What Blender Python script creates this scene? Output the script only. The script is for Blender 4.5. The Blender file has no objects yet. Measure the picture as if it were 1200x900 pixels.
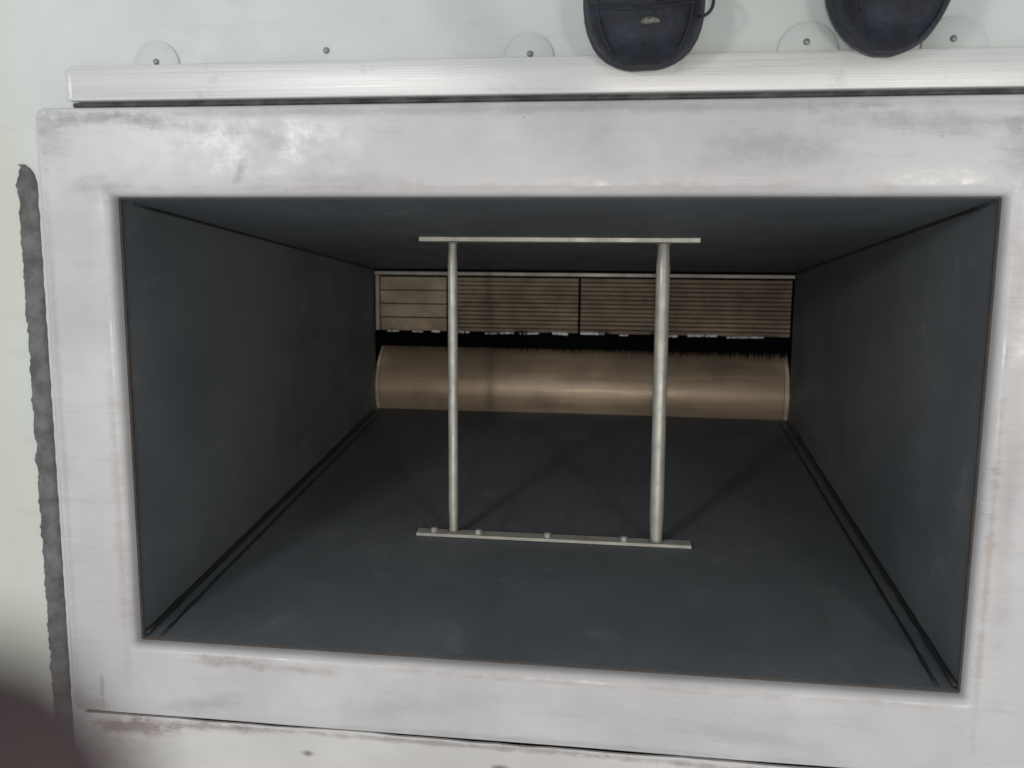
import bpy, bmesh, math, random
from mathutils import Matrix, Vector, noise

random.seed(7)
scene = bpy.context.scene
C = scene.collection

# ------------------------------------------------------------------ camera
# x = right in the picture, y = up in the picture (along the floor), z = up from the floor.
cam_d = bpy.data.cameras.new("camera")
cam = bpy.data.objects.new("camera", cam_d)
C.objects.link(cam)
cam.matrix_world = Matrix(((0.9919, -0.0257, 0.1241, 0.1017),
                           (0.0083, 0.9902, 0.1392, 0.1972),
                           (-0.1264, -0.1371, 0.9825, 0.9518),
                           (0, 0, 0, 1)))
cam_d.sensor_width = 36.0
cam_d.lens = 1022.0 / 1200.0 * 36.0
cam_d.clip_start = 0.005
cam_d.clip_end = 50.0
cam_d.dof.use_dof = True
cam_d.dof.focus_distance = 1.12
cam_d.dof.aperture_fstop = 6.5
scene.camera = cam
scene.render.resolution_x = 1024
scene.render.resolution_y = 768

# ------------------------------------------------------------------ light: the ceiling lamps of the room
world = bpy.data.worlds.new("World")
scene.world = world
world.use_nodes = True
bg = world.node_tree.nodes["Background"]
bg.inputs[0].default_value = (0.93, 0.96, 1.0, 1)
bg.inputs[1].default_value = 0.53


def lamp(name, loc, target, sx, sy, power, col):
    d = bpy.data.lights.new(name, 'AREA')
    d.shape = 'RECTANGLE'
    d.size, d.size_y = sx, sy
    d.energy = power
    d.color = col
    o = bpy.data.objects.new(name, d)
    C.objects.link(o)
    o.location = loc
    o.rotation_euler = (Vector(target) - Vector(loc)).to_track_quat('-Z', 'Y').to_euler()
    return o


lamp("ceiling_lamp", (-1.02, 0.58, 1.70), (-0.2, 0.2, 0), 0.10, 0.24, 8.0, (1.0, 0.985, 0.97))
lamp("ceiling_lamp", (0.05, -0.15, 2.80), (0, 0, -0.5), 0.06, 0.30, 13, (1.0, 0.93, 0.82))
lamp("ceiling_lamp", (1.05, 0.12, 1.60), (0, 0.1, 0), 0.07, 0.20, 5.2, (1.0, 0.95, 0.86))

vs = scene.view_settings
vs.view_transform = 'Standard'
vs.look = 'None'
vs.exposure = 0.0
vs.gamma = 1.0

# ------------------------------------------------------------------ helpers


def tag(o, label=None, cat=None, group=None, kind=None):
    if label: o["label"] = label
    if cat: o["category"] = cat
    if group: o["group"] = group
    if kind: o["kind"] = kind
    return o


def empty(name, loc, label, cat, group=None):
    o = bpy.data.objects.new(name, None)
    C.objects.link(o)
    o.location = loc
    o.empty_display_size = 0.05
    return tag(o, label, cat, group)


def obj(name, bm, mat, parent=None, smooth=False, loc=None):
    """bm is in world coordinates; loc (if given) becomes the origin."""
    me = bpy.data.meshes.new(name)
    if loc is not None:
        bmesh.ops.translate(bm, verts=bm.verts, vec=-Vector(loc))
    bmesh.ops.recalc_face_normals(bm, faces=bm.faces)
    bm.to_mesh(me)
    bm.free()
    if smooth is True:
        for p in me.polygons: p.use_smooth = True
    elif smooth:
        for p in me.polygons: p.use_smooth = True
        me.set_sharp_from_angle(angle=math.radians(smooth))
    me.materials.append(mat)
    o = bpy.data.objects.new(name, me)
    C.objects.link(o)
    if loc is not None: o.location = loc
    if parent is not None:
        o.parent = parent
        w = Vector((0, 0, 0)); p = parent
        while p is not None:
            w += p.location; p = p.parent
        o.location = o.location - w
    return o


def box(bm, x0, x1, y0, y1, z0, z1, bevel=0.0, seg=2):
    r = bmesh.ops.create_cube(bm, size=1.0)
    M = Matrix.Translation(((x0 + x1) / 2, (y0 + y1) / 2, (z0 + z1) / 2)) @ Matrix.Diagonal((x1 - x0, y1 - y0, z1 - z0, 1))
    bmesh.ops.transform(bm, matrix=M, verts=r['verts'])
    if bevel:
        es = list({e for v in r['verts'] for e in v.link_edges})
        bmesh.ops.bevel(bm, geom=es, offset=bevel, segments=seg, affect='EDGES', profile=0.5)
    return bm


def ring_loft(bm, loops, closed=True, cap0=False, cap1=False):
    vs = [[bm.verts.new(p) for p in L] for L in loops]
    n = len(vs[0])
    for a, b in zip(vs[:-1], vs[1:]):
        for i in range(n if closed else n - 1):
            j = (i + 1) % n
            bm.faces.new((a[i], a[j], b[j], b[i]))
    if cap0: bm.faces.new(vs[0])
    if cap1: bm.faces.new(vs[-1])
    return vs


def tube(bm, pts, rad, seg=10, caps=True):
    pts = [Vector(p) for p in pts]
    loops = []
    t0 = (pts[1] - pts[0]).normalized()
    up = Vector((0, 0, 1)) if abs(t0.z) < 0.9 else Vector((1, 0, 0))
    n = t0.cross(up).normalized()
    for i, p in enumerate(pts):
        t = (pts[min(i + 1, len(pts) - 1)] - pts[max(i - 1, 0)]).normalized()
        n = (n - t * n.dot(t)).normalized()
        b = t.cross(n)
        r = rad[i] if isinstance(rad, (list, tuple)) else rad
        loops.append([p + (n * math.cos(a) + b * math.sin(a)) * r for a in [2 * math.pi * k / seg for k in range(seg)]])
    ring_loft(bm, loops, True, caps, caps)


def rrect(x0, x1, y0, y1, r, z, nx=40, ny=26, nc=6):
    """rounded rectangle, counter-clockwise, the same count every time"""
    P = []
    def seg(a, b, n):
        for i in range(n):
            t = i / n
            P.append((a[0] + (b[0] - a[0]) * t, a[1] + (b[1] - a[1]) * t, z))
    def arc(cx, cy, a0):
        for i in range(nc):
            a = a0 + math.pi / 2 * i / nc
            P.append((cx + r * math.cos(a), cy + r * math.sin(a), z))
    seg((x0 + r, y0), (x1 - r, y0), nx); arc(x1 - r, y0 + r, -math.pi / 2)
    seg((x1, y0 + r), (x1, y1 - r), ny); arc(x1 - r, y1 - r, 0)
    seg((x1 - r, y1), (x0 + r, y1), nx); arc(x0 + r, y1 - r, math.pi / 2)
    seg((x0, y1 - r), (x0, y0 + r), ny); arc(x0 + r, y0 + r, math.pi)
    return P


# ------------------------------------------------------------------ materials
class NT:
    def __init__(self, name):
        self.m = bpy.data.materials.new(name)
        self.m.use_nodes = True
        self.t = self.m.node_tree
        self.b = self.t.nodes["Principled BSDF"]
        self.co = self.t.nodes.new("ShaderNodeTexCoord").outputs["Object"]

    def link(self, a, b): self.t.links.new(a, b)

    def n(self, typ, **kw):
        x = self.t.nodes.new(typ)
        for k, v in kw.items(): setattr(x, k, v)
        return x

    def mapping(self, loc=(0, 0, 0), rot=(0, 0, 0), scale=(1, 1, 1), src=None, typ='POINT'):
        x = self.n("ShaderNodeMapping", vector_type=typ)
        x.inputs["Location"].default_value = loc
        x.inputs["Rotation"].default_value = rot
        x.inputs["Scale"].default_value = scale
        self.link(src or self.co, x.inputs["Vector"])
        return x.outputs[0]

    def noise(self, scale, detail=4, rough=0.55, src=None, dist=0.0):
        x = self.n("ShaderNodeTexNoise")
        x.inputs["Scale"].default_value = scale
        x.inputs["Detail"].default_value = detail
        x.inputs["Roughness"].default_value = rough
        x.inputs["Distortion"].default_value = dist
        self.link(src or self.co, x.inputs["Vector"])
        return x.outputs["Fac"]

    def ramp(self, f, lo, hi, a=0.0, b=1.0):
        x = self.n("ShaderNodeMapRange", interpolation_type='SMOOTHSTEP')
        x.inputs["From Min"].default_value = lo
        x.inputs["From Max"].default_value = hi
        x.inputs["To Min"].default_value = a
        x.inputs["To Max"].default_value = b
        self.link(f, x.inputs["Value"])
        return x.outputs["Result"]

    def math(self, op, a, b):
        x = self.n("ShaderNodeMath", operation=op)
        for i, v in enumerate((a, b)):
            if isinstance(v, (int, float)): x.inputs[i].default_value = v
            else: self.link(v, x.inputs[i])
        return x.outputs[0]

    def mix(self, f, a, b):
        x = self.n("ShaderNodeMix", data_type='RGBA')
        for s, v in ((x.inputs[0], f), (x.inputs[6], a), (x.inputs[7], b)):
            if isinstance(v, (int, float)): s.default_value = v
            elif isinstance(v, tuple): s.default_value = (*v, 1) if len(v) == 3 else v
            else: self.link(v, s)
        return x.outputs[2]

    def spot(self, cx, cy, rx, ry, ang=0.0, nz=None, edge=0.25):
        """soft elliptical stain in the xy plane, broken by a noise"""
        v = self.mapping((cx, cy, 0), (0, 0, math.radians(ang)), (rx, ry, 1e3), typ='TEXTURE')
        L = self.n("ShaderNodeVectorMath", operation='LENGTH')
        self.link(v, L.inputs[0])
        f = L.outputs["Value"]
        if nz is not None:
            f = self.math('ADD', f, self.math('MULTIPLY', self.math('SUBTRACT', nz, 0.5), 4.0))
        return self.ramp(f, 1.0, edge, 0.0, 1.0)

    def bump(self, h, strength, dist, prev=None):
        x = self.n("ShaderNodeBump")
        x.inputs["Strength"].default_value = strength
        x.inputs["Distance"].default_value = dist
        self.link(h, x.inputs["Height"])
        if prev: self.link(prev, x.inputs["Normal"])
        return x.outputs[0]

    def out(self, col=None, rough=None, normal=None, metal=0.0, spec=None):
        for key, v in (("Base Color", col), ("Roughness", rough), ("Normal", normal), ("Metallic", metal), ("Specular IOR Level", spec)):
            if v is None: continue
            s = self.b.inputs[key]
            if isinstance(v, (int, float)): s.default_value = v
            elif isinstance(v, tuple): s.default_value = (*v, 1)
            else: self.link(v, s)
        return self.m


def mat_simple(name, col, rough=0.5, metal=0.0, var=0.25, scale=30, bump=0.15, bscale=120, bd=0.001, spec=None):
    t = NT(name)
    f = t.ramp(t.noise(scale, 5), 0.3, 0.7)
    dark = tuple(c * (1 - var) for c in col)
    c = t.mix(f, dark, col)
    nb = t.bump(t.noise(bscale, 4), bump, bd)
    r = t.ramp(t.noise(scale * 0.6, 3), 0.3, 0.7, max(rough - 0.08, 0.05), min(rough + 0.08, 1))
    return t.out(c, r, nb, metal, spec)


def mat_flange():
    t = NT("worn_white_frame_paint")
    big = t.noise(5, 4)
    fine = t.noise(38, 6, 0.65)
    streak = t.noise(1, 5, 0.6, t.mapping(scale=(6, 60, 20)))
    c = t.mix(t.ramp(big, 0.35, 0.65), (0.525, 0.513, 0.522), (0.625, 0.62, 0.622))
    c = t.mix(t.ramp(streak, 0.52, 0.78, 0, 0.35), c, (0.42, 0.41, 0.41))
    # fine directional scrapes
    sc = t.math('MULTIPLY', t.ramp(t.noise(1, 3, 0.6, t.mapping(rot=(0, 0, 0.12), scale=(7, 260, 30))), 0.62, 0.72), t.ramp(t.noise(7, 3), 0.48, 0.62))
    c = t.mix(t.math('MULTIPLY', sc, 0.5), c, (0.30, 0.29, 0.285))
    sc2 = t.math('MULTIPLY', t.ramp(t.noise(1, 3, 0.6, t.mapping(rot=(0, 0, 1.1), scale=(6, 210, 30))), 0.64, 0.74), t.ramp(t.noise(6, 3, 0.5, t.mapping(loc=(3, 1, 0))), 0.52, 0.66))
    c = t.mix(t.math('MULTIPLY', sc2, 0.45), c, (0.85, 0.85, 0.84))
    # sparse dirt specks
    c = t.mix(t.ramp(t.noise(90, 3, 0.6), 0.70, 0.78, 0, 0.6), c, (0.25, 0.23, 0.22))
    # scuffs and stains with a place of their own
    nz = t.math('ADD', t.math('MULTIPLY', t.noise(24, 6, 0.75), 0.5), t.math('MULTIPLY', t.noise(1, 7, 0.8, t.mapping(scale=(22, 95, 10))), 0.5))
    grey, brown = (0.22, 0.21, 0.215), (0.24, 0.15, 0.09)
    for cx, cy, rx, ry, an, k, col in (
            (-0.50, 0.353, 0.09, 0.010, 0, 0.85, grey), (-0.40, 0.345, 0.10, 0.007, -6, 0.6, grey),
            (-0.55, 0.335, 0.02, 0.03, 0, 0.45, grey), (-0.495, 0.276, 0.035, 0.016, 0, 0.45, grey),
            (-0.33, 0.288, 0.007, 0.018, -25, 0.7, grey), (-0.29, 0.325, 0.030, 0.012, 0, 0.35, grey),
            (0.25, 0.315, 0.085, 0.018, 0, 0.45, grey), (0.40, 0.340, 0.11, 0.012, -3, 0.6, grey),
            (0.50, 0.30, 0.03, 0.04, 20, 0.5, grey), (-0.20, 0.285, 0.09, 0.008, 0, 0.3, grey),
            (-0.36, -0.289, 0.060, 0.007, -1, 0.75, brown), (-0.28, -0.292, 0.05, 0.005, 0, 0.55, brown),
            (-0.40, -0.345, 0.06, 0.012, 12, 0.4, grey), (-0.53, -0.335, 0.004, 0.022, 0, 0.8, grey),
            (-0.545, -0.36, 0.03, 0.015, 0, 0.5, brown), (0.02, -0.36, 0.30, 0.004, 0, 0.4, grey),
            (0.51, -0.05, 0.012, 0.16, 0, 0.25, brown), (-0.495, -0.1, 0.008, 0.22, 0, 0.4, brown),
            (0.50, 0.18, 0.012, 0.05, 0, 0.35, brown),
            (0.0, 0.358, 0.60, 0.005, 0, 0.45, grey), (-0.562, 0.0, 0.005, 0.36, 0, 0.35, grey), (0.10, -0.284, 0.42, 0.004, 0, 0.4, brown),
            (0.495, -0.12, 0.005, 0.20, 0, 0.5, brown), (0.0, 0.277, 0.45, 0.004, 0, 0.3, brown), (-0.15, -0.33, 0.10, 0.015, 8, 0.25, grey),
            (0.25, -0.335, 0.12, 0.010, -5, 0.3, grey)):
        c = t.mix(t.math('MULTIPLY', t.spot(cx, cy, rx * 1.25, ry * 1.4, an, nz, 0.0), k * 0.68), c, col)
    h = t.bump(t.noise(9, 3), 0.35, 0.004)
    h = t.bump(streak, 0.18, 0.0015, h)
    h = t.bump(fine, 0.15, 0.0008, h)
    return t.out(c, t.ramp(t.noise(22, 5, 0.7), 0.3, 0.7, 0.26, 0.48), h, 0.0, 0.6)


def mat_floor(name="pale_floor_paint", a=(0.57, 0.615, 0.595), b=(0.635, 0.68, 0.668), plate=False):
    t = NT(name)
    c = t.mix(t.ramp(t.noise(3.5, 4), 0.35, 0.65), a, b)
    # yellowed strip along the left side of the floor
    x = t.n("ShaderNodeSeparateXYZ"); t.link(t.co, x.inputs[0])
    edge = t.math('ADD', x.outputs[0], t.math('MULTIPLY', t.noise(4, 3), 0.10))
    c = t.mix(t.ramp(edge, -0.50, -0.60, 0, 0.7), c, (0.60, 0.60, 0.50))
    c = t.mix(t.ramp(t.noise(60, 5, 0.7), 0.62, 0.8, 0, 0.3), c, (0.33, 0.33, 0.32))
    c = t.mix(t.ramp(t.noise(1, 4, 0.6, t.mapping(scale=(14, 50, 10))), 0.55, 0.8, 0, 0.25), c, (0.40, 0.41, 0.42))
    if plate:   # dirt and rust along the seam, two dark spots
        nz = t.math('ADD', t.math('MULTIPLY', t.noise(24, 6, 0.75), 0.5), t.math('MULTIPLY', t.noise(1, 7, 0.8, t.mapping(scale=(22, 95, 10))), 0.5))
        for cx, cy, rx, ry, k, col in ((-0.50, -0.385, 0.10, 0.016, 0.7, (0.22, 0.15, 0.13)), (-0.40, -0.378, 0.14, 0.008, 0.6, (0.20, 0.16, 0.15)),
                                       (-0.1, -0.376, 0.40, 0.005, 0.6, (0.22, 0.19, 0.18)), (-0.268, -0.402, 0.014, 0.006, 0.9, (0.14, 0.12, 0.12)),
                                       (-0.030, -0.401, 0.013, 0.007, 0.9, (0.14, 0.12, 0.12)), (-0.53, -0.42, 0.06, 0.05, 0.5, (0.32, 0.24, 0.23)),
                                       (0.35, -0.378, 0.35, 0.005, 0.5, (0.22, 0.20, 0.19))):
            c = t.mix(t.math('MULTIPLY', t.spot(cx, cy, rx, ry, 0, nz, 0.0), k), c, col)
    h = t.bump(t.noise(14, 3), 0.2, 0.003)
    h = t.bump(t.noise(160, 3), 0.1, 0.0006, h)
    return t.out(c, t.ramp(t.noise(16, 4), 0.3, 0.7, 0.35, 0.55), h)


def mat_bar():
    t = NT("brushed_edge_bar_metal")
    br = t.noise(1, 5, 0.65, t.mapping(scale=(3, 420, 60)))
    c = t.mix(br, (0.55, 0.55, 0.545), (0.80, 0.80, 0.79))
    c = t.mix(t.ramp(t.noise(18, 5, 0.7), 0.58, 0.75, 0, 0.4), c, (0.34, 0.33, 0.30))
    return t.out(c, t.ramp(br, 0.3, 0.7, 0.32, 0.5), t.bump(br, 0.3, 0.001), 0.25)


def mat_duct():
    t = NT("dark_grey_duct_paint")
    c = t.mix(t.ramp(t.noise(4, 5), 0.3, 0.7), (0.104, 0.116, 0.126), (0.138, 0.150, 0.159))
    c = t.mix(t.ramp(t.noise(13, 6, 0.7), 0.56, 0.78, 0, 0.45), c, (0.24, 0.245, 0.245))
    c = t.mix(t.ramp(t.noise(1, 4, 0.6, t.mapping(scale=(30, 30, 4))), 0.55, 0.8, 0, 0.4), c, (0.075, 0.078, 0.082))
    sc = t.math('MULTIPLY', t.ramp(t.noise(1, 3, 0.6, t.mapping(rot=(0.3, 0.5, 0.2), scale=(9, 160, 160))), 0.66, 0.74), t.ramp(t.noise(5, 2), 0.5, 0.65))
    c = t.mix(t.math('MULTIPLY', sc, 0.35), c, (0.34, 0.34, 0.33))
    c = t.mix(t.ramp(t.noise(150, 2), 0.72, 0.80, 0, 0.3), c, (0.40, 0.39, 0.36))
    h = t.bump(t.noise(4.5, 3), 0.35, 0.006)
    h = t.bump(t.noise(70, 4), 0.1, 0.001, h)
    return t.out(c, t.ramp(t.noise(9, 4), 0.3, 0.7, 0.50, 0.68), h, 0.0, 0.22)


def mat_drum():
    t = NT("brownish_drum_steel")
    g = t.noise(1, 5, 0.7, t.mapping(scale=(5, 90, 90)))
    c = t.mix(g, (0.31, 0.235, 0.165), (0.52, 0.40, 0.285))
    c = t.mix(t.ramp(t.noise(7, 5), 0.5, 0.75, 0, 0.5), c, (0.15, 0.11, 0.085))
    return t.out(c, t.ramp(g, 0.3, 0.7, 0.34, 0.5), t.bump(g, 0.25, 0.001), 0.35)


M_FLANGE = mat_flange()
M_FLOOR = mat_floor()
M_PLATE = mat_floor("white_plate_paint", (0.56, 0.545, 0.53), (0.68, 0.665, 0.65), plate=True)
M_BAR = mat_bar()
M_DUCT = mat_duct()
M_DRUM = mat_drum()
M_LIPEDGE = mat_simple("brown_edge_primer", (0.09, 0.075, 0.065), 0.7, scale=60)
M_SEAL = mat_simple("grey_sealant", (0.17, 0.17, 0.17), 0.8, var=0.5, scale=50, bump=0.6, bscale=90, bd=0.003)
M_GAPSHADE = mat_simple("gap_shade_grey", (0.085, 0.085, 0.09), 0.7, var=0.6, scale=40, bump=0.6, bscale=90, bd=0.003)
M_BEAD = mat_simple("black_corner_sealant", (0.022, 0.025, 0.027), 0.5, scale=40, bump=0.4, bscale=60, bd=0.002)
M_GALV = mat_simple("galvanised_bar", (0.56, 0.55, 0.49), 0.42, 0.3, var=0.22, scale=45)
M_RIM = mat_simple("pale_drum_rim", (0.60, 0.48, 0.36), 0.4, 0.3, var=0.2, scale=40)
M_WELD = mat_simple("dull_weld_metal", (0.30, 0.28, 0.24), 0.55, 0.3, var=0.5, scale=120, bump=0.6, bscale=300)
M_SCREW = mat_simple("dull_screw_steel", (0.30, 0.29, 0.295), 0.5, 0.5, scale=200)
M_SLAT = mat_simple("brown_grey_slat", (0.48, 0.385, 0.285), 0.5, 0.2, var=0.4, scale=16)
M_SLATLIP = mat_simple("pale_panel_edge", (0.42, 0.39, 0.35), 0.45, 0.3, var=0.3, scale=20)
M_VOID = mat_simple("black_backing", (0.010, 0.010, 0.011), 0.9, spec=0.1)
M_BRUSH = mat_simple("black_bristle", (0.004, 0.004, 0.005), 0.9, scale=200, spec=0.05)
M_PIECE = mat_simple("white_piece", (0.78, 0.79, 0.84), 0.4, var=0.3, scale=60)
M_BOOT = mat_simple("navy_boot_leather", (0.026, 0.031, 0.048), 0.62, var=0.6, scale=34, bump=0.8, bscale=170, bd=0.003, spec=0.3)
M_SOLE = mat_simple("dark_rubber_sole", (0.026, 0.029, 0.037), 0.6, var=0.3, scale=60, bump=0.3)
M_LACE = mat_simple("dark_boot_lace", (0.022, 0.024, 0.034), 0.8, var=0.4, scale=300, bump=0.6, bscale=600)
M_PATCH = mat_simple("pale_toe_patch", (0.20, 0.20, 0.18), 0.6, 0.1, var=0.7, scale=300)
M_CLOTH = mat_simple("dark_work_cloth", (0.045, 0.055, 0.085), 0.85, var=0.35, scale=25, bump=0.6, bscale=400, bd=0.001)
M_SKIN = mat_simple("skin_in_shade", (0.085, 0.055, 0.058), 0.55, var=0.2, scale=120, bump=0.3, bscale=900, bd=0.0004)

# ------------------------------------------------------------------ dimensions (metres), from the picture's perspective
W2, HT, HB = 0.485, 0.267, 0.275   # opening: half width, top and bottom edge
WE = 0.475                     # half width at the far end
FX, FY = 0.571, 0.366          # half outer size of the frame
D = 1.018                      # depth of the duct
YT, YB = 0.1793, -0.1536       # top and bottom panel at the far end
ZF = -0.010                    # floor level; the frame's top is at z = 0

# ------------------------------------------------------------------ floor (a sheet with the hole of the duct)
bm = bmesh.new()
xs = [-1.6, -0.5705, -0.50, 0.50, 0.5705, 1.6]
X0, X1, Y0, Y1 = -1.6, 1.6, -1.5, 1.6
h0x, h0y, h1y = 0.56, 0.36, -0.3725
for (a, b, c, d) in ((X0, -h0x, Y0, Y1), (h0x, X1, Y0, Y1), (-h0x, h0x, h0y, Y1), (-h0x, h0x, Y0, h1y)):
    bm.faces.new([bm.verts.new(p) for p in ((a, c, ZF), (b, c, ZF), (b, d, ZF), (a, d, ZF))])
bmesh.ops.remove_doubles(bm, verts=bm.verts, dist=1e-5)
floor = obj("floor", bm, M_FLOOR)
tag(floor, kind="structure")
# added black sheet, stops world light from below so the frame gaps stay dark
bm = bmesh.new()
ring_loft(bm, [rrect(-0.60, 0.60, -0.42, 0.42, 0.01, -0.045), rrect(-0.505, 0.505, -0.295, 0.295, 0.01, -0.045)])
tag(obj("gap_light_stop", bm, M_VOID), kind="structure")



def screw(x, y, z, parent, r=0.0048):
    b = bmesh.new()
    L = []
    for rr, zz in ((r, 0), (r, 0.0012), (r * 0.72, 0.0026), (r * 0.3, 0.0030)):
        L.append([(x + rr * math.cos(a), y + rr * math.sin(a), z + zz) for a in [2 * math.pi * k / 14 for k in range(14)]])
    ring_loft(b, L, cap0=True, cap1=True)
    return obj("screw", b, M_SCREW, parent, 35)


screw(-0.2275, 0.424, ZF, floor, 0.0034)

# lower plate in front of the frame, a slightly buckled sheet
bm = bmesh.new()
nx, ny = 60, 16
G = []
for j in range(ny + 1):
    row = []
    for i in range(nx + 1):
        x = -0.560 + (1.30 + 0.560) * i / nx
        y = -0.3712 - 0.55 * (j / ny) ** 1.6 - (0.0016 * noise.noise(Vector((x * 30, 1.5, 0))) + 0.0016 * noise.noise(Vector((x * 9, 7.5, 0))) if j == 0 else 0)
        z = -0.0035 + 0.0030 * noise.noise(Vector((x * 5, y * 9, 3.1))) - 0.002 * math.exp(-((y + 0.3705) / 0.01) ** 2)
        row.append((x, y, z))
    G.append(row)
vsx = [[bm.verts.new(p) for p in r] for r in G]
for j in range(ny):
    for i in range(nx):
        bm.faces.new((vsx[j][i], vsx[j][i + 1], vsx[j + 1][i + 1], vsx[j + 1][i]))
# skirt at its near edge so that it is a plate and not a paper
low = [bm.verts.new((p.co.x, p.co.y, ZF + 0.0005)) for p in vsx[0]]
for i in range(nx): bm.faces.new((low[i], low[i + 1], vsx[0][i + 1], vsx[0][i]))
plate = obj("floor_plate", bm, M_PLATE, smooth=40)
tag(plate, "buckled glossy white floor plate along the lower edge of the duct frame", "floor plate")

# ------------------------------------------------------------------ the duct
duct = empty("duct", (0, 0, 0), "open rectangular duct with dark grey walls inside a worn white frame", "duct")

# frame: profile swept round the opening, (offset from opening, corner radius, z)
bm = bmesh.new()
prof = []
def L(off, r, z, t=None):
    fx = W2 + off; fy = HT + off; gy = HB + off
    if off > 0.05:   # towards the outer edge follow the outer size
        k = (off) / (FX - W2)
        fy = HT + (FY - HT) * k; gy = HB + (FY - HB) * k
    prof.append(rrect(-fx, fx, -gy, fy, r, z))
L(FX - W2, 0.010, ZF - 0.002)
L(FX - W2, 0.010, -0.004)
L(FX - W2 - 0.0012, 0.0095, -0.0014)
L(FX - W2 - 0.004, 0.0085, 0.0)
L(0.070, 0.010, 0.0)
L(0.050, 0.009, 0.0)
L(0.030, 0.008, -0.0002)
L(0.012, 0.005, -0.0006)
L(0.0065, 0.004, -0.0016)
L(0.0030, 0.003, -0.0038)
L(0.0008, 0.003, -0.0075)
L(0.0, 0.003, -0.012)
L(0.0, 0.003, -0.018)
L(0.004, 0.004, -0.018)
for k, ring in enumerate(prof):
    amp = 0.0012 if 3 <= k <= 8 else (0.0006 if k in (1, 2, 9, 10, 11) else 0.0)
    for i, p in enumerate(ring):
        q = Vector((p[0] * 6, p[1] * 6, 0.7))
        ring[i] = (p[0] + 0.7 * amp * noise.noise(q + Vector((5, 0, 0))), p[1] + 0.7 * amp * noise.noise(q + Vector((0, 9, 0))),
                   p[2] + amp * noise.noise(q))
ring_loft(bm, prof)
obj("flange", bm, M_FLANGE, duct, 50)["label"] = "worn white painted flange with rounded inner lip"

# dark raw edge just inside the lip
bm = bmesh.new()
ring_loft(bm, [rrect(-W2 - 0.003, W2 + 0.003, -HB - 0.003, HT + 0.003, 0.003, -0.0182), rrect(-W2 + 0.002, W2 - 0.002, -HB + 0.002, HT - 0.002, 0.003, -0.0192),
               rrect(-W2 + 0.002, W2 - 0.002, -HB + 0.002, HT - 0.002, 0.003, -0.0235)])
obj("inner_edge", bm, M_LIPEDGE, duct, 40)

# four panels with thickness, gently uneven
def yt(z): return HT + (YT - HT) * (-z / D)
def wx(z): return W2 + (WE - W2) * (-z / D)
def yb(z): return -HB + (YB + HB) * (-z / D)
ZS = -0.021


def panel(name, f, n_out, nu=14, nv=18, seed=0):
    b = bmesh.new()
    a = []; o = []
    for j in range(nv + 1):
        z = ZS + (-D - 0.30 - ZS) * j / nv if name == "bottom_panel_x" else ZS + (-D - 0.02 - ZS) * j / nv
        ra = []; ro = []
        for i in range(nu + 1):
            p = Vector(f(i / nu, z))
            edge = math.sin(math.pi * i / nu)
            w = 0.0025 * noise.noise(Vector((i / nu * 3, z * 3, seed * 3.3))) * edge * min(1, j / 3)
            p = p + Vector(n_out) * w
            ra.append(b.verts.new(p)); ro.append(b.verts.new(p + Vector(n_out) * 0.004))
        a.append(ra); o.append(ro)
    for j in range(nv):
        for i in range(nu):
            b.faces.new((a[j][i], a[j][i + 1], a[j + 1][i + 1], a[j + 1][i]))
            b.faces.new((o[j][i], o[j + 1][i], o[j + 1][i + 1], o[j][i + 1]))
    for j in range(nv):
        for i in (0, nu):
            b.faces.new((a[j][i], a[j + 1][i], o[j + 1][i], o[j][i]))
    for j in (0, nv):
        for i in range(nu):
            b.faces.new((a[j][i], a[j][i + 1], o[j][i + 1], o[j][i]))
    return obj(name, b, M_DUCT, duct, 40)


panel("side_panel", lambda u, z: (-wx(z), yb(z) + (yt(z) - yb(z)) * u, z), (-1, 0, 0), seed=1)
panel("side_panel", lambda u, z: (wx(z), yb(z) + (yt(z) - yb(z)) * u, z), (1, 0, 0), seed=2)
panel("top_panel", lambda u, z: (-wx(z) + 2 * wx(z) * u, yt(z), z), (0, 1, 0), seed=3)
panel("bottom_panel", lambda u, z: (-wx(z) + 2 * wx(z) * u, yb(z), z), (0, -1, 0), seed=4)

# black sealant beads along the corners: one in the corner, one on each side of a folded seam strip
for sx in (-1, 1):
    for off, offy, r in ((0.002, 0.002, 0.0042), (0.022, 0.0004, 0.0022)):
        b = bmesh.new()
        P = []; R = []
        for k in range(41):
            z = -0.024 - (D - 0.034) * k / 40
            j = 0.0012 * noise.noise(Vector((k * 0.6, off * 90, sx)))
            P.append((sx * (wx(z) - off + j), yb(z) + offy, z)); R.append(r * (1 + 0.5 * noise.noise(Vector((k * 0.9, sx * 4, off * 50)))))
        tube(b, P, R, 8)
        obj("sealant_bead", b, M_BEAD, duct, True)
    b = bmesh.new()
    z0, z1 = -0.025, -D + 0.005
    for z in (z0, z1):
        for x in (sx * (wx(z) - 0.008), sx * (wx(z) - 0.0195)):
            for dy in (0.0002, 0.0012 if z == z1 else 0.0004):
                b.verts.new((x, yb(z) + dy, z))
    bmesh.ops.convex_hull(b, input=b.verts)
    obj("seam_strip", b, M_DUCT, duct)
    b = bmesh.new()
    tube(b, [(sx * (wx(z) - 0.001), yt(z) - 0.001, z) for z in [-0.05 - (D - 0.06) * k / 20 for k in range(21)]], 0.0025, 8)
    obj("sealant_bead", b, M_BEAD, duct, True)

# closing plate behind the machinery at the end
bm = bmesh.new()
box(bm, -0.52, 0.52, -0.30, 0.30, -D - 0.24, -D - 0.235)
for s in (-1, 1):
    box(bm, s * 0.50 - 0.004, s * 0.50 + 0.004, -0.30, 0.30, -D - 0.2345, -D - 0.021)
box(bm, -0.495, 0.495, 0.288, 0.296, -D - 0.2345, -D - 0.021)
box(bm, -0.495, 0.495, -0.296, -0.288, -D - 0.2345, -D - 0.021)
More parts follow.
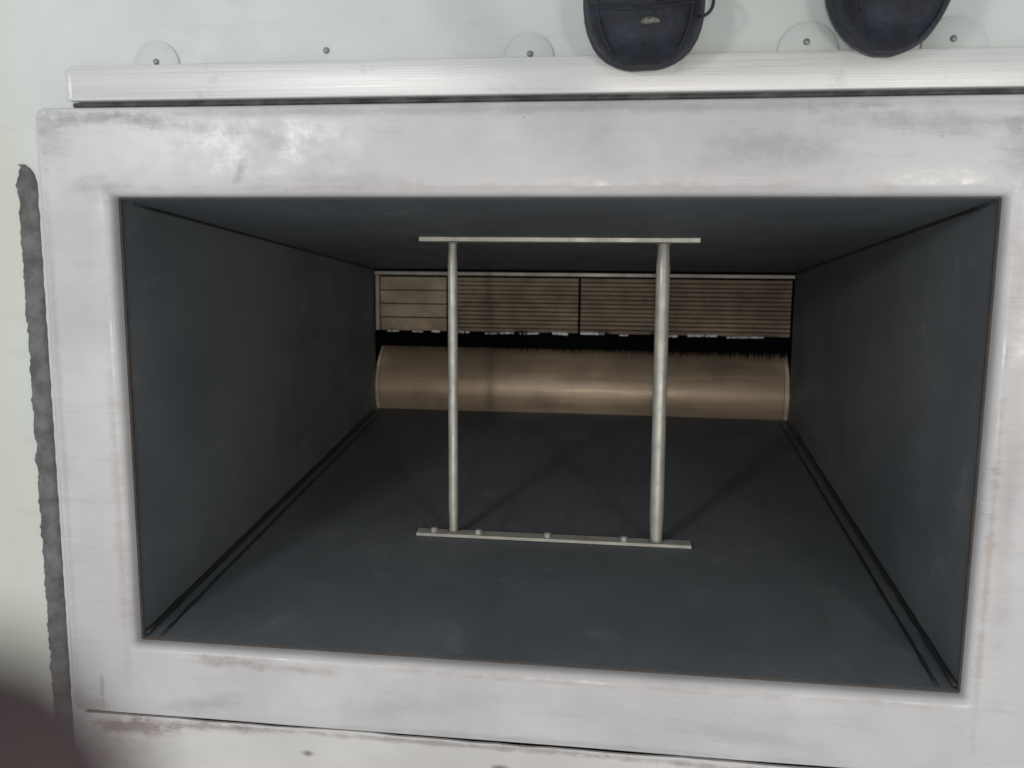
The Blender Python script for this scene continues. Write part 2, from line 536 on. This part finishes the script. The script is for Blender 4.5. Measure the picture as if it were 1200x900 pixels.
# shoulder plates that close the gap between the duct's end and the box
box(bm, -0.504, 0.504, 0.1845, 0.300, -D - 0.0205, -D - 0.018)
box(bm, -0.504, 0.504, -0.300, -0.159, -D - 0.0205, -D - 0.018)
obj("end_housing", bm, M_VOID, duct)

# ------------------------------------------------------------------ machinery at the end of the duct
ZE = -D
# slatted panel
sp = empty("slatted_panel", (0, 0.05, ZE - 0.03), "brown grey panel of thin horizontal slats at the far end of the duct", "panel")
bm = bmesh.new(); box(bm, -0.472, 0.472, 0.034, 0.176, ZE - 0.046, ZE - 0.040)
obj("backing", bm, M_VOID, sp)
bm = bmesh.new(); box(bm, -0.470, 0.472, 0.1645, 0.1725, ZE - 0.034, ZE - 0.004, 0.001)
obj("top_rail", bm, M_SLATLIP, sp)
bm = bmesh.new(); box(bm, -0.470, -0.462, 0.036, 0.1635, ZE - 0.0395, ZE - 0.010, 0.001)
obj("end_post", bm, M_SLATLIP, sp)
for xa, xb, n, seed in ((-0.461, -0.305, 4, 1), (-0.300, 0.0, 13, 2), (0.006, 0.470, 13, 3)):
    for k in range(n):
        pit = 0.126 / n
        y = 0.1605 - pit * (k + 0.5)
        b = bmesh.new()
        h = pit * (0.80 if n > 5 else 0.93)
        d = ZE - 0.022 + 0.004 * noise.noise(Vector((k * 1.7, seed * 5, 0)))
        dy = 0.0008 * noise.noise(Vector((k * 2.1, seed * 3, 4)))
        # a slat leaning like a louvre blade
        v = [b.verts.new(p) for p in ((xa, y - h / 2 + dy, d - 0.006), (xb, y - h / 2 + dy, d - 0.006), (xb, y + h / 2 + dy, d), (xa, y + h / 2 + dy, d),
                                      (xa, y - h / 2 + dy, d - 0.012), (xb, y - h / 2 + dy, d - 0.012), (xb, y + h / 2 + dy, d - 0.008), (xa, y + h / 2 + dy, d - 0.008))]
        for q in ((0, 1, 2, 3), (4, 7, 6, 5), (0, 4, 5, 1), (1, 5, 6, 2), (2, 6, 7, 3), (3, 7, 4, 0)):
            b.faces.new([v[i] for i in q])
        obj("slat", b, M_SLAT, sp)
for x in (-0.3025, 0.003):
    b = bmesh.new(); box(b, x - 0.0022, x + 0.0022, 0.036, 0.163, ZE - 0.0395, ZE - 0.0235)
    obj("divider", b, M_VOID, sp)

# drum
R = 0.108
yc, zc = -0.105, ZE - 0.126
bm = bmesh.new()
loops = []
for x, r in ((-0.4670, R - 0.002), (-0.4665, R), (0.4645, R), (0.4650, R - 0.002)):
    loops.append([(x, yc + r * math.cos(a), zc + r * math.sin(a)) for a in [2 * math.pi * k / 72 for k in range(72)]])
ring_loft(bm, loops, cap0=True, cap1=True)
drum = empty("drum", (0, yc - R, zc), "brownish steel drum lying across the far end of the duct", "drum")
obj("drum_shell", bm, M_DRUM, drum, 40)
for xa, xb in ((-0.4745, -0.4675), (0.4655, 0.4745)):
    b = bmesh.new()
    ring_loft(b, [[(x, yc + r * math.cos(a), zc + r * math.sin(a)) for a in [2 * math.pi * k / 48 for k in range(48)]] for x, r in ((xa, R - 0.001), (xa, R + 0.0015), (xb, R + 0.0015), (xb, R - 0.001))], cap0=True, cap1=True)
    obj("end_rim", b, M_RIM, drum, 40)

# bristle strip over the drum
br = empty("bristle_strip", (0, 0.02, ZE - 0.02), "ragged black bristle strip between the slatted panel and the drum", "brush")
bm = bmesh.new(); box(bm, -0.468, 0.468, -0.001, 0.031, ZE - 0.036, ZE - 0.014, 0.003)
obj("bristle_core", bm, M_BRUSH, br)
bm = bmesh.new()
for k in range(1300):
    x = random.uniform(-0.466, 0.466)
    f = (x + 0.466) / 0.932
    cl = noise.noise(Vector((x * 26, 2.2, 0)))
    y0 = random.uniform(0.010, 0.028)
    up = random.random() < 0.55
    ln = (0.010 + 0.024 * max(0, cl) + 0.004 * random.random()) if up else (0.012 + 0.016 * f + 0.008 * random.random())
    y1 = y0 + ln if up else y0 - ln
    y1 = min(y1, 0.036 + 0.022 * max(0, cl))
    x1 = x + random.uniform(-0.006, 0.006)
    z0 = ZE - random.uniform(0.010, 0.020); z1 = z0 + random.uniform(0.0, 0.012)
    w = random.uniform(0.0012, 0.0024)
    vv = [bm.verts.new(p) for p in ((x - w, y0, z0), (x + w, y0, z0), (x, y0, z0 - 2 * w), (x1, y1, z1))]
    for q in ((0, 1, 3), (1, 2, 3), (2, 0, 3), (0, 2, 1)): bm.faces.new([vv[i] for i in q])
tag(obj("bristles", bm, M_BRUSH, br), kind="stuff")
for xa, xb in ((-0.440, -0.412), (-0.385, -0.358), (-0.335, -0.312), (-0.276, -0.248), (-0.214, -0.190), (-0.176, -0.146), (-0.132, -0.090),
               (-0.058, -0.012), (0.012, 0.066), (0.088, 0.116), (0.178, 0.224), (0.252, 0.316), (0.338, 0.410)):
    b = bmesh.new()  # short pale pieces of uneven length along the bristles
    j = random.uniform(-0.0015, 0.0018); hh = random.uniform(0.0035, 0.0065); xa += random.uniform(-0.006, 0.008); xb += random.uniform(-0.010, 0.006)
    box(b, xa, xb, 0.0318 + j, 0.0318 + hh + j, ZE - 0.021, ZE - 0.013, 0.001)
    bmesh.ops.rotate(b, verts=b.verts, cent=((xa + xb) / 2, 0.034, ZE - 0.017), matrix=Matrix.Rotation(random.uniform(-0.06, 0.06), 3, 'Z'))
    obj("pale_piece", b, M_PIECE, br)

# ------------------------------------------------------------------ brace inside the duct
zt, zb = -0.385, -0.350
brace = empty("brace", (0, yb(zb), zb), "pale steel brace of two bars and two upright rods inside the duct", "brace")
bm = bmesh.new()
for z in (zt - 0.018, zt):
    for x in (-0.214, 0.213):
        for dy in (-0.0004, -0.0064): bm.verts.new((x, yt(z) + dy, z))
bmesh.ops.convex_hull(bm, input=bm.verts)
obj("rail", bm, M_GALV, brace)
bm = bmesh.new()
for z in (zb - 0.018, zb):
    for x in (-0.213, 0.214):
        for dy in (0.0004, 0.0050): bm.verts.new((x, yb(z) + dy, z))
bmesh.ops.convex_hull(bm, input=bm.verts)
obj("rail", bm, M_GALV, brace)
for xt, xb_, r in ((-0.163, -0.155, 0.0075), (0.160, 0.161, 0.0105)):
    b = bmesh.new()
    zt2, zb2 = zt - 0.009, zb - 0.009
    ptsr = []; rr = []
    for k in range(13):
        t = k / 12
        y = (yt(zt2) - 0.0075) * (1 - t) + (yb(zb2) + 0.0062) * t
        ptsr.append((xt + (xb_ - xt) * t, y, zt2 + (zb2 - zt2) * t))
        rr.append(r * (0.80 if k in (0, 12) else 1.0))
    tube(b, ptsr, rr, 20)
    obj("rod", b, M_GALV, brace, 40)
for x, y, z, r, sg in ((-0.163, yt(zt - 0.009) - 0.0066, zt - 0.009, 0.0066, -1), (0.160, yt(zt - 0.009) - 0.0066, zt - 0.009, 0.0092, -1),
                       (-0.155, yb(zb - 0.009) + 0.0052, zb - 0.009, 0.0066, 1), (0.161, yb(zb - 0.009) + 0.0052, zb - 0.009, 0.0092, 1)):
    b = bmesh.new()
    Lp = []
    for rr, hh in ((r + 0.0030, -0.0006), (r + 0.0032, 0.0012), (r + 0.0016, 0.0030), (r - 0.001, 0.0042)):
        Lp.append([(x + (rr + 0.0008 * noise.noise(Vector((k * 1.3, x * 40, y * 40)))) * math.cos(a), y + sg * (hh + 0.0006 * noise.noise(Vector((k * 1.7, 4, x * 30)))), z + rr * 0.75 * math.sin(a)) for k, a in enumerate([2 * math.pi * q / 20 for q in range(20)])])
    ring_loft(b, Lp, cap0=True, cap1=True)
    obj("weld", b, M_WELD, brace, True)
for x in (-0.186, -0.115, -0.006, 0.112):
    b = bmesh.new()
    y0 = yb(zb - 0.008) + 0.0048
    Lp = [[(x + r * math.cos(a), y0 + h, zb - 0.008 + r * math.sin(a)) for a in [math.pi / 3 * k for k in range(6)]] for r, h in ((0.0055, 0), (0.0055, 0.005), (0.0042, 0.0066))]
    ring_loft(b, Lp, cap0=True, cap1=True)
    obj("bolt", b, M_GALV, brace)

# ------------------------------------------------------------------ edge bar with half-round tabs
bar = empty("edge_bar", (0.1, 0.39, ZF), "brushed white metal bar along the upper edge of the duct frame", "edge bar")
bm = bmesh.new(); box(bm, -0.523, 0.95, 0.3725, 0.4105, ZF, 0.0025, 0.0020)
obj("bar", bm, M_BAR, bar, 40)
bm = bmesh.new(); box(bm, -0.5315, -0.5245, 0.374, 0.408, ZF, -0.003, 0.0015)
obj("end_tab", bm, M_BAR, bar, 40)
for x, r, y in ((-0.4245, 0.027, 0.4110), (-0.004, 0.026, 0.4110), (0.282, 0.030, 0.4110), (0.424, 0.032, 0.4110)):
    b = bmesh.new()
    A = [math.pi * k / 28 for k in range(29)]
    Lp = [[(x + rr * math.cos(a), y + rr * math.sin(a), z) for a in A] for rr, z in ((r, ZF), (r, ZF + 0.0026), (r - 0.0012, ZF + 0.0036))]
    ring_loft(b, Lp, cap0=True, cap1=True)
    tb = obj("tab", b, M_FLOOR, bar, 40)
    screw(x + (0.001 if x < 0.2 else -0.002), y + (0.004 if x < 0.2 else 0.010), ZF + 0.0036, tb, 0.0033)

bm = bmesh.new()  # dark strip laid in the open gap, its shade put into the colour
P = []
for k in range(121):
    x = -0.526 + 1.476 * k / 120
    P.append([(x, 0.3664, ZF), (x, 0.3668, ZF + 0.004), (x, 0.3690 + 0.0008 * noise.noise(Vector((k * 0.5, 0, 2))), ZF + 0.0052 + 0.0018 * noise.noise(Vector((k * 0.37, 5, 2)))), (x, 0.3718, ZF + 0.004), (x, 0.3722, ZF)])
ring_loft(bm, P, cap0=True, cap1=True)
tag(obj("gap_shade_strip", bm, M_GAPSHADE, None, 60, loc=(0.2, 0.369, ZF)), "thin dark grey strip standing for the shaded gap between the brushed edge bar and the frame", "sealant")

# ------------------------------------------------------------------ grey sealant strip on the floor, left of the frame
bm = bmesh.new()
loops = []
N = 240
for k in range(N + 1):
    t = k / N
    y = 0.304 - t * 0.95
    xl = -0.6045 + 0.0040 * noise.noise(Vector((k * 0.22, 1, 0))) + 0.0030 * noise.noise(Vector((k * 0.75, 4, 0)))
    xr = -0.5795 + 0.0012 * noise.noise(Vector((k * 0.3, 8, 0)))
    if k < 5:
        s = [0.15, 0.55, 0.8, 0.93, 1.0][k]
        m = (xl + xr) / 2 - 0.004; xl = m + (xl - m) * s; xr = m + (xr - m) * s * 0.9
    h = 0.0050 + 0.0016 * noise.noise(Vector((k * 0.35, 2, 7)))
    if k in (137, 138): h *= 0.4
    c = (xl + xr) / 2 + 0.003 * noise.noise(Vector((k * 0.4, 3, 3)))
    loops.append([(xl, y, ZF), (xl + 0.0015, y, ZF + h * 0.6), (xl + 0.006, y, ZF + h), (c, y, ZF + h * (1 + 0.15 * noise.noise(Vector((k * .9, 0, 5))))), (xr - 0.006, y, ZF + h), (xr - 0.0015, y, ZF + h * 0.6), (xr, y, ZF)])
ring_loft(bm, loops, closed=True, cap0=True, cap1=True)
tag(obj("sealant_strip", bm, M_SEAL, None, 60, loc=(-0.59, -0.1, ZF)), "ragged grey sealant strip on the floor along the left side of the frame", "sealant")

# ------------------------------------------------------------------ boots


def boot(x0, ytip, ang, wid, square, label, loop_side):
    root = empty("boot", (x0, ytip, ZF), label, "boot")
    root.rotation_euler = (0, 0, math.radians(ang))
    # local frame: toe tip at the origin, length along +y
    Ln = 0.300

    def half(s, k=1.0):
        """half widths (left, right) of the sole at distance s from the toe"""
        t = s / Ln
        e = max(0.0, min(1.0, s / 0.075))
        toe = (1 - (1 - e) ** square) ** (1 / square)
        w = wid * 0.5 * toe
        if t > 0.28: w *= 1 - 0.20 * math.sin(min(1, (t - 0.28) / 0.34) * math.pi / 2)
        if t > 0.88: w *= math.sqrt(max(0.0, 1 - ((t - 0.88) / 0.1205) ** 2)) * 0.9 + 0.1
        return w * k

    def spring(s): return 0.016 * max(0, 1 - s / 0.085) ** 1.5

    S = [0.0006, 0.002, 0.005, 0.010, 0.017, 0.026, 0.037, 0.050, 0.065, 0.085, 0.11, 0.135, 0.16, 0.19, 0.22, 0.25, 0.272, 0.286, 0.295, 0.2995]

    # sole
    b = bmesh.new()
    def outline(k, z, grow):
        P = []
        for s in S: P.append((half(s) * k + grow, s - grow * (1 if s < 0.02 else 0), spring(s) + z))
        for s in reversed(S): P.append((-half(s) * k - grow, s - grow * (1 if s < 0.02 else 0), spring(s) + z))
        return P
    ring_loft(b, [outline(0.94, 0.0, 0), outline(1.0, 0.004, 0), outline(1.0, 0.012, 0.0005), outline(0.99, 0.0145, -0.001), outline(1.0, 0.017, 0.0008), outline(0.97, 0.0245, -0.001)], cap0=True, cap1=True)
    so = obj("sole", b, M_SOLE, None, 35); so.parent = root

    # upper: sections across the foot
    b = bmesh.new()
    def top(s):
        t = s / Ln
        pts = [(0, 0.030), (0.02, 0.048), (0.06, 0.064), (0.12, 0.071), (0.25, 0.076), (0.36, 0.090), (0.47, 0.112), (0.56, 0.150), (0.62, 0.172), (0.80, 0.176), (0.95, 0.176), (1.0, 0.170)]
        for (a, h), (c, g) in zip(pts[:-1], pts[1:]):
            if t <= c: 
                u = (t - a) / (c - a); return h + (g - h) * u
        return 0.17
    loops = []
    for s in S[1:]:
        w = half(s) * 0.97
        z0 = spring(s) + 0.022
        z1 = top(s) + spring(s) * 0.5
        sec = []
        for k in range(21):
            a = math.pi * k / 20
            ca, sa = math.cos(a), math.sin(a)
            # rounded box section, narrower at the top for the shaft
            e = 0.62
            xx = w * math.copysign(abs(ca) ** e, ca)
            zz = z0 + (z1 - z0) * abs(sa) ** (0.75 if s < 0.13 else 0.5)
            if s > 0.11:
                nar = 1 - 0.26 * min(1, (s - 0.11) / 0.06) * ((zz - z0) / (z1 - z0))
                xx *= nar
            wr = 0.0016 * noise.noise(Vector((xx * 40, s * 45, zz * 40 + x0 * 9))) * (1 if s > 0.02 else 0.4)
            sec.append((xx * (1 + wr * 12), s, zz + wr))
        loops.append(sec)
    ring_loft(b, loops, closed=False)
    first = [v for v in b.verts][:21]
    b.faces.new(first)
    b.faces.new([v for v in b.verts][-21:])
    up = obj("upper", b, M_BOOT, None, True); up.parent = root
    sd = up.modifiers.new("smooth", 'SUBSURF'); sd.levels = 1; sd.render_levels = 2

    def surf(s, u):
        """a point on top of the upper, u in -1..1 across"""
        w = half(s) * 0.97; z0 = spring(s) + 0.022; z1 = top(s) + spring(s) * 0.5
        a = math.acos(max(-1, min(1, math.copysign(abs(u) ** (1 / 0.62), u))))
        return Vector((w * u, s, z0 + (z1 - z0) * abs(math.sin(a)) ** 0.75))

    # toe cap seam, tongue, laces
    for off in (0.0, 0.004):
        b = bmesh.new()
        tube(b, [surf(0.046 + off + 0.010 * u * u, u) + Vector((0, 0, 0.0006)) for u in [-0.93 + 1.86 * k / 24 for k in range(25)]], 0.0011, 6)
        st = obj("toe_seam", b, M_LACE, None, True); st.parent = root
    for sgn in (-1, 1):
        b = bmesh.new()
        tube(b, [surf(0.010 + 0.07 * (k / 14), sgn * (0.80 - 0.04 * k / 14)) + Vector((0, 0, 0.0008)) for k in range(15)], 0.0010, 6)
        st = obj("side_stitching", b, M_LACE, None, True); st.parent = root
    for k, s in enumerate((0.058, 0.074, 0.090, 0.106, 0.122, 0.138)):
        b = bmesh.new()
        sg = 1 if k % 2 else -1
        tube(b, [surf(s + 0.006 * sg * u / 0.45, u) + Vector((0, 0, 0.0035 - 0.002 * abs(u))) for u in [-0.45 + 0.9 * q / 10 for q in range(11)]], 0.0026, 8)
        st = obj("lace", b, M_LACE, None, True); st.parent = root
    # flattened pale patch on the toe cap
    b = bmesh.new()
    tube(b, [surf(0.034 + 0.0015 * math.sin(q * math.pi / 8), -0.08 + 0.34 * (q / 8)) + Vector((0, 0, 0.0002)) for q in range(9)], [0.0012, 0.0026, 0.0034, 0.0036, 0.0038, 0.0034, 0.0030, 0.0022, 0.0010], 8)
    if loop_side:
        st = obj("toe_patch", b, M_PATCH, None, True); st.parent = root
        b = bmesh.new()
        c = surf(0.052, 0.99)
        P = [c + Vector((-0.004 + 0.013 * math.sin(math.pi * q / 12), -0.014 * math.cos(math.pi * q / 12) + 0.004, 0.012)) for q in range(13)]
        tube(b, P, 0.0016, 8)
        st = obj("lace_end", b, M_LACE, None, True); st.parent = root
    else: b.free()
    return root


boot(0.117, 0.392, 2.0, 0.122, 2.6, "dark navy boot with flat square toe, nearer the middle of the bar", True)
boot(0.350, 0.401, -2.0, 0.118, 2.0, "dark navy boot with rounder toe between two screwed tabs", False)

# ------------------------------------------------------------------ the photographer, standing in the boots and leaning over the duct
# only the tip of one finger reaches into the picture, at the corner of the lens
MW = cam.matrix_world
def camp(px, py, d):
    f = 1022.0
    return MW @ Vector(((px - 600) / f * d, -(py - 450) / f * d, -d))


def skinned(name, V, E_, mat, parent, levels=2, root=0):
    """one continuous surface grown over a skeleton: V = (x, y, z, radius)"""
    me = bpy.data.meshes.new(name)
    me.from_pydata([v[:3] for v in V], E_, [])
    o = bpy.data.objects.new(name, me)
    C.objects.link(o)
    sk = o.modifiers.new("skin", 'SKIN')
    sk.use_smooth_shade = True
    for i, d in enumerate(me.skin_vertices[0].data):
        d.radius = (V[i][3], V[i][3]) if len(V[i]) == 4 else (V[i][3], V[i][4])
        d.use_root = (i == root)
    sd = o.modifiers.new("smooth", 'SUBSURF'); sd.levels = 1; sd.render_levels = levels
    me.materials.append(mat)
    o.parent = parent
    o.location = -parent.location
    return o


person = empty("person", (0.235, 0.62, ZF), "person in dark work clothes, one blurred fingertip showing in the lower left corner", "person")
V = [(0.235, 0.70, 0.93, 0.150, 0.115), (0.235, 0.67, 1.10, 0.150, 0.110), (0.235, 0.63, 1.27, 0.170, 0.115), (0.235, 0.57, 1.41, 0.070),
     (0.150, 0.67, 0.80, 0.092), (0.122, 0.62, 0.50, 0.072), (0.117, 0.60, 0.28, 0.066), (0.117, 0.59, 0.14, 0.062),
     (0.320, 0.67, 0.80, 0.092), (0.348, 0.62, 0.50, 0.072), (0.351, 0.60, 0.28, 0.066), (0.351, 0.59, 0.14, 0.062),
     (0.060, 0.60, 1.36, 0.068), (-0.080, 0.52, 1.15, 0.050), (-0.075, 0.33, 1.01, 0.038),
     (0.410, 0.60, 1.36, 0.068), (0.500, 0.60, 1.12, 0.050), (0.480, 0.50, 0.93, 0.038)]
Ed = [(0, 1), (1, 2), (2, 3), (0, 4), (4, 5), (5, 6), (6, 7), (0, 8), (8, 9), (9, 10), (10, 11), (2, 12), (12, 13), (13, 14), (2, 15), (15, 16), (16, 17)]
skinned("coverall", V, Ed, M_CLOTH, person)
Vh = [(0.235, 0.565, 1.42, 0.052), (0.235, 0.54, 1.48, 0.054), (0.235, 0.515, 1.545, 0.082, 0.090), (0.235, 0.505, 1.625, 0.080, 0.092), (0.235, 0.505, 1.68, 0.052, 0.060),
      (0.235, 0.405, 1.555, 0.010), (0.150, 0.530, 1.575, 0.012), (0.320, 0.530, 1.575, 0.012)]
skinned("head", Vh, [(0, 1), (1, 2), (2, 3), (3, 4), (2, 5), (2, 6), (2, 7)], M_SKIN, person)
hr = bmesh.new()
bmesh.ops.create_uvsphere(hr, u_segments=24, v_segments=14, radius=1.0)
bmesh.ops.transform(hr, matrix=Matrix.Translation((0.235, 0.530, 1.640)) @ Matrix.Diagonal((0.090, 0.102, 0.085, 1)), verts=hr.verts)
for v in hr.verts: v.co += v.co.normalized() * 0.006 * noise.noise(v.co * 30)
obj("hair", hr, M_LACE, person, True)
tip = camp(130, 1000, 0.030)
ax = (camp(-1300, 1215, 0.042) - tip).normalized()
k1, k2 = tip + ax * 0.026, tip + ax * 0.050
p0 = Vector((-0.060, 0.285, 0.985)); palm = p0.lerp(k2, 0.55)
H = [(*p0, 0.026, 0.020), (*palm, 0.030, 0.015), (*k2, 0.0115), (*k1, 0.0092), (*tip, 0.0100)]
He = [(0, 1), (1, 2), (2, 3), (3, 4)]
for off, ln in (((-0.006, 0.020, 0.002), 0.95), ((-0.012, 0.040, 0.004), 0.85), ((-0.018, 0.058, 0.006), 0.70)):
    o3 = Vector(off); n0 = len(H)
    H += [(*(k2 + o3), 0.0105), (*(k2 + o3 - ax * 0.024 * ln + Vector((0, 0, 0.004))), 0.0088), (*(k2 + o3 - ax * 0.042 * ln + Vector((0, 0, 0.016))), 0.0078)]
    He += [(1, n0), (n0, n0 + 1), (n0 + 1, n0 + 2)]
n0 = len(H)   # thumb, on the far side of the phone
H += [(*(p0.lerp(palm, 0.6) + Vector((0.012, 0.0, 0.022))), 0.012), (*(palm + Vector((0.026, 0.012, 0.034))), 0.0095), (*(palm + Vector((0.048, 0.016, 0.040))), 0.0088)]
He += [(0, n0), (n0, n0 + 1), (n0 + 1, n0 + 2)]
skinned("hand", H, He, M_SKIN, person)
w0 = Vector((0.480, 0.495, 0.925)); H = [(*w0, 0.026, 0.020), (0.476, 0.470, 0.855, 0.034, 0.016)]; He = [(0, 1)]
for dx, ln in ((-0.028, 0.062), (-0.009, 0.072), (0.010, 0.068), (0.028, 0.052)):
    n0 = len(H)
    H += [(0.476 + dx, 0.458, 0.820, 0.0100), (0.476 + dx * 1.1, 0.446, 0.820 - ln * 0.55, 0.0090), (0.476 + dx * 1.1, 0.428, 0.820 - ln, 0.0078)]
    He += [(1, n0), (n0, n0 + 1), (n0 + 1, n0 + 2)]
n0 = len(H)
H += [(0.440, 0.460, 0.885, 0.012), (0.424, 0.442, 0.855, 0.0098), (0.418, 0.426, 0.832, 0.0085)]; He += [(0, n0), (n0, n0 + 1), (n0 + 1, n0 + 2)]
skinned("hand", H, He, M_SKIN, person)
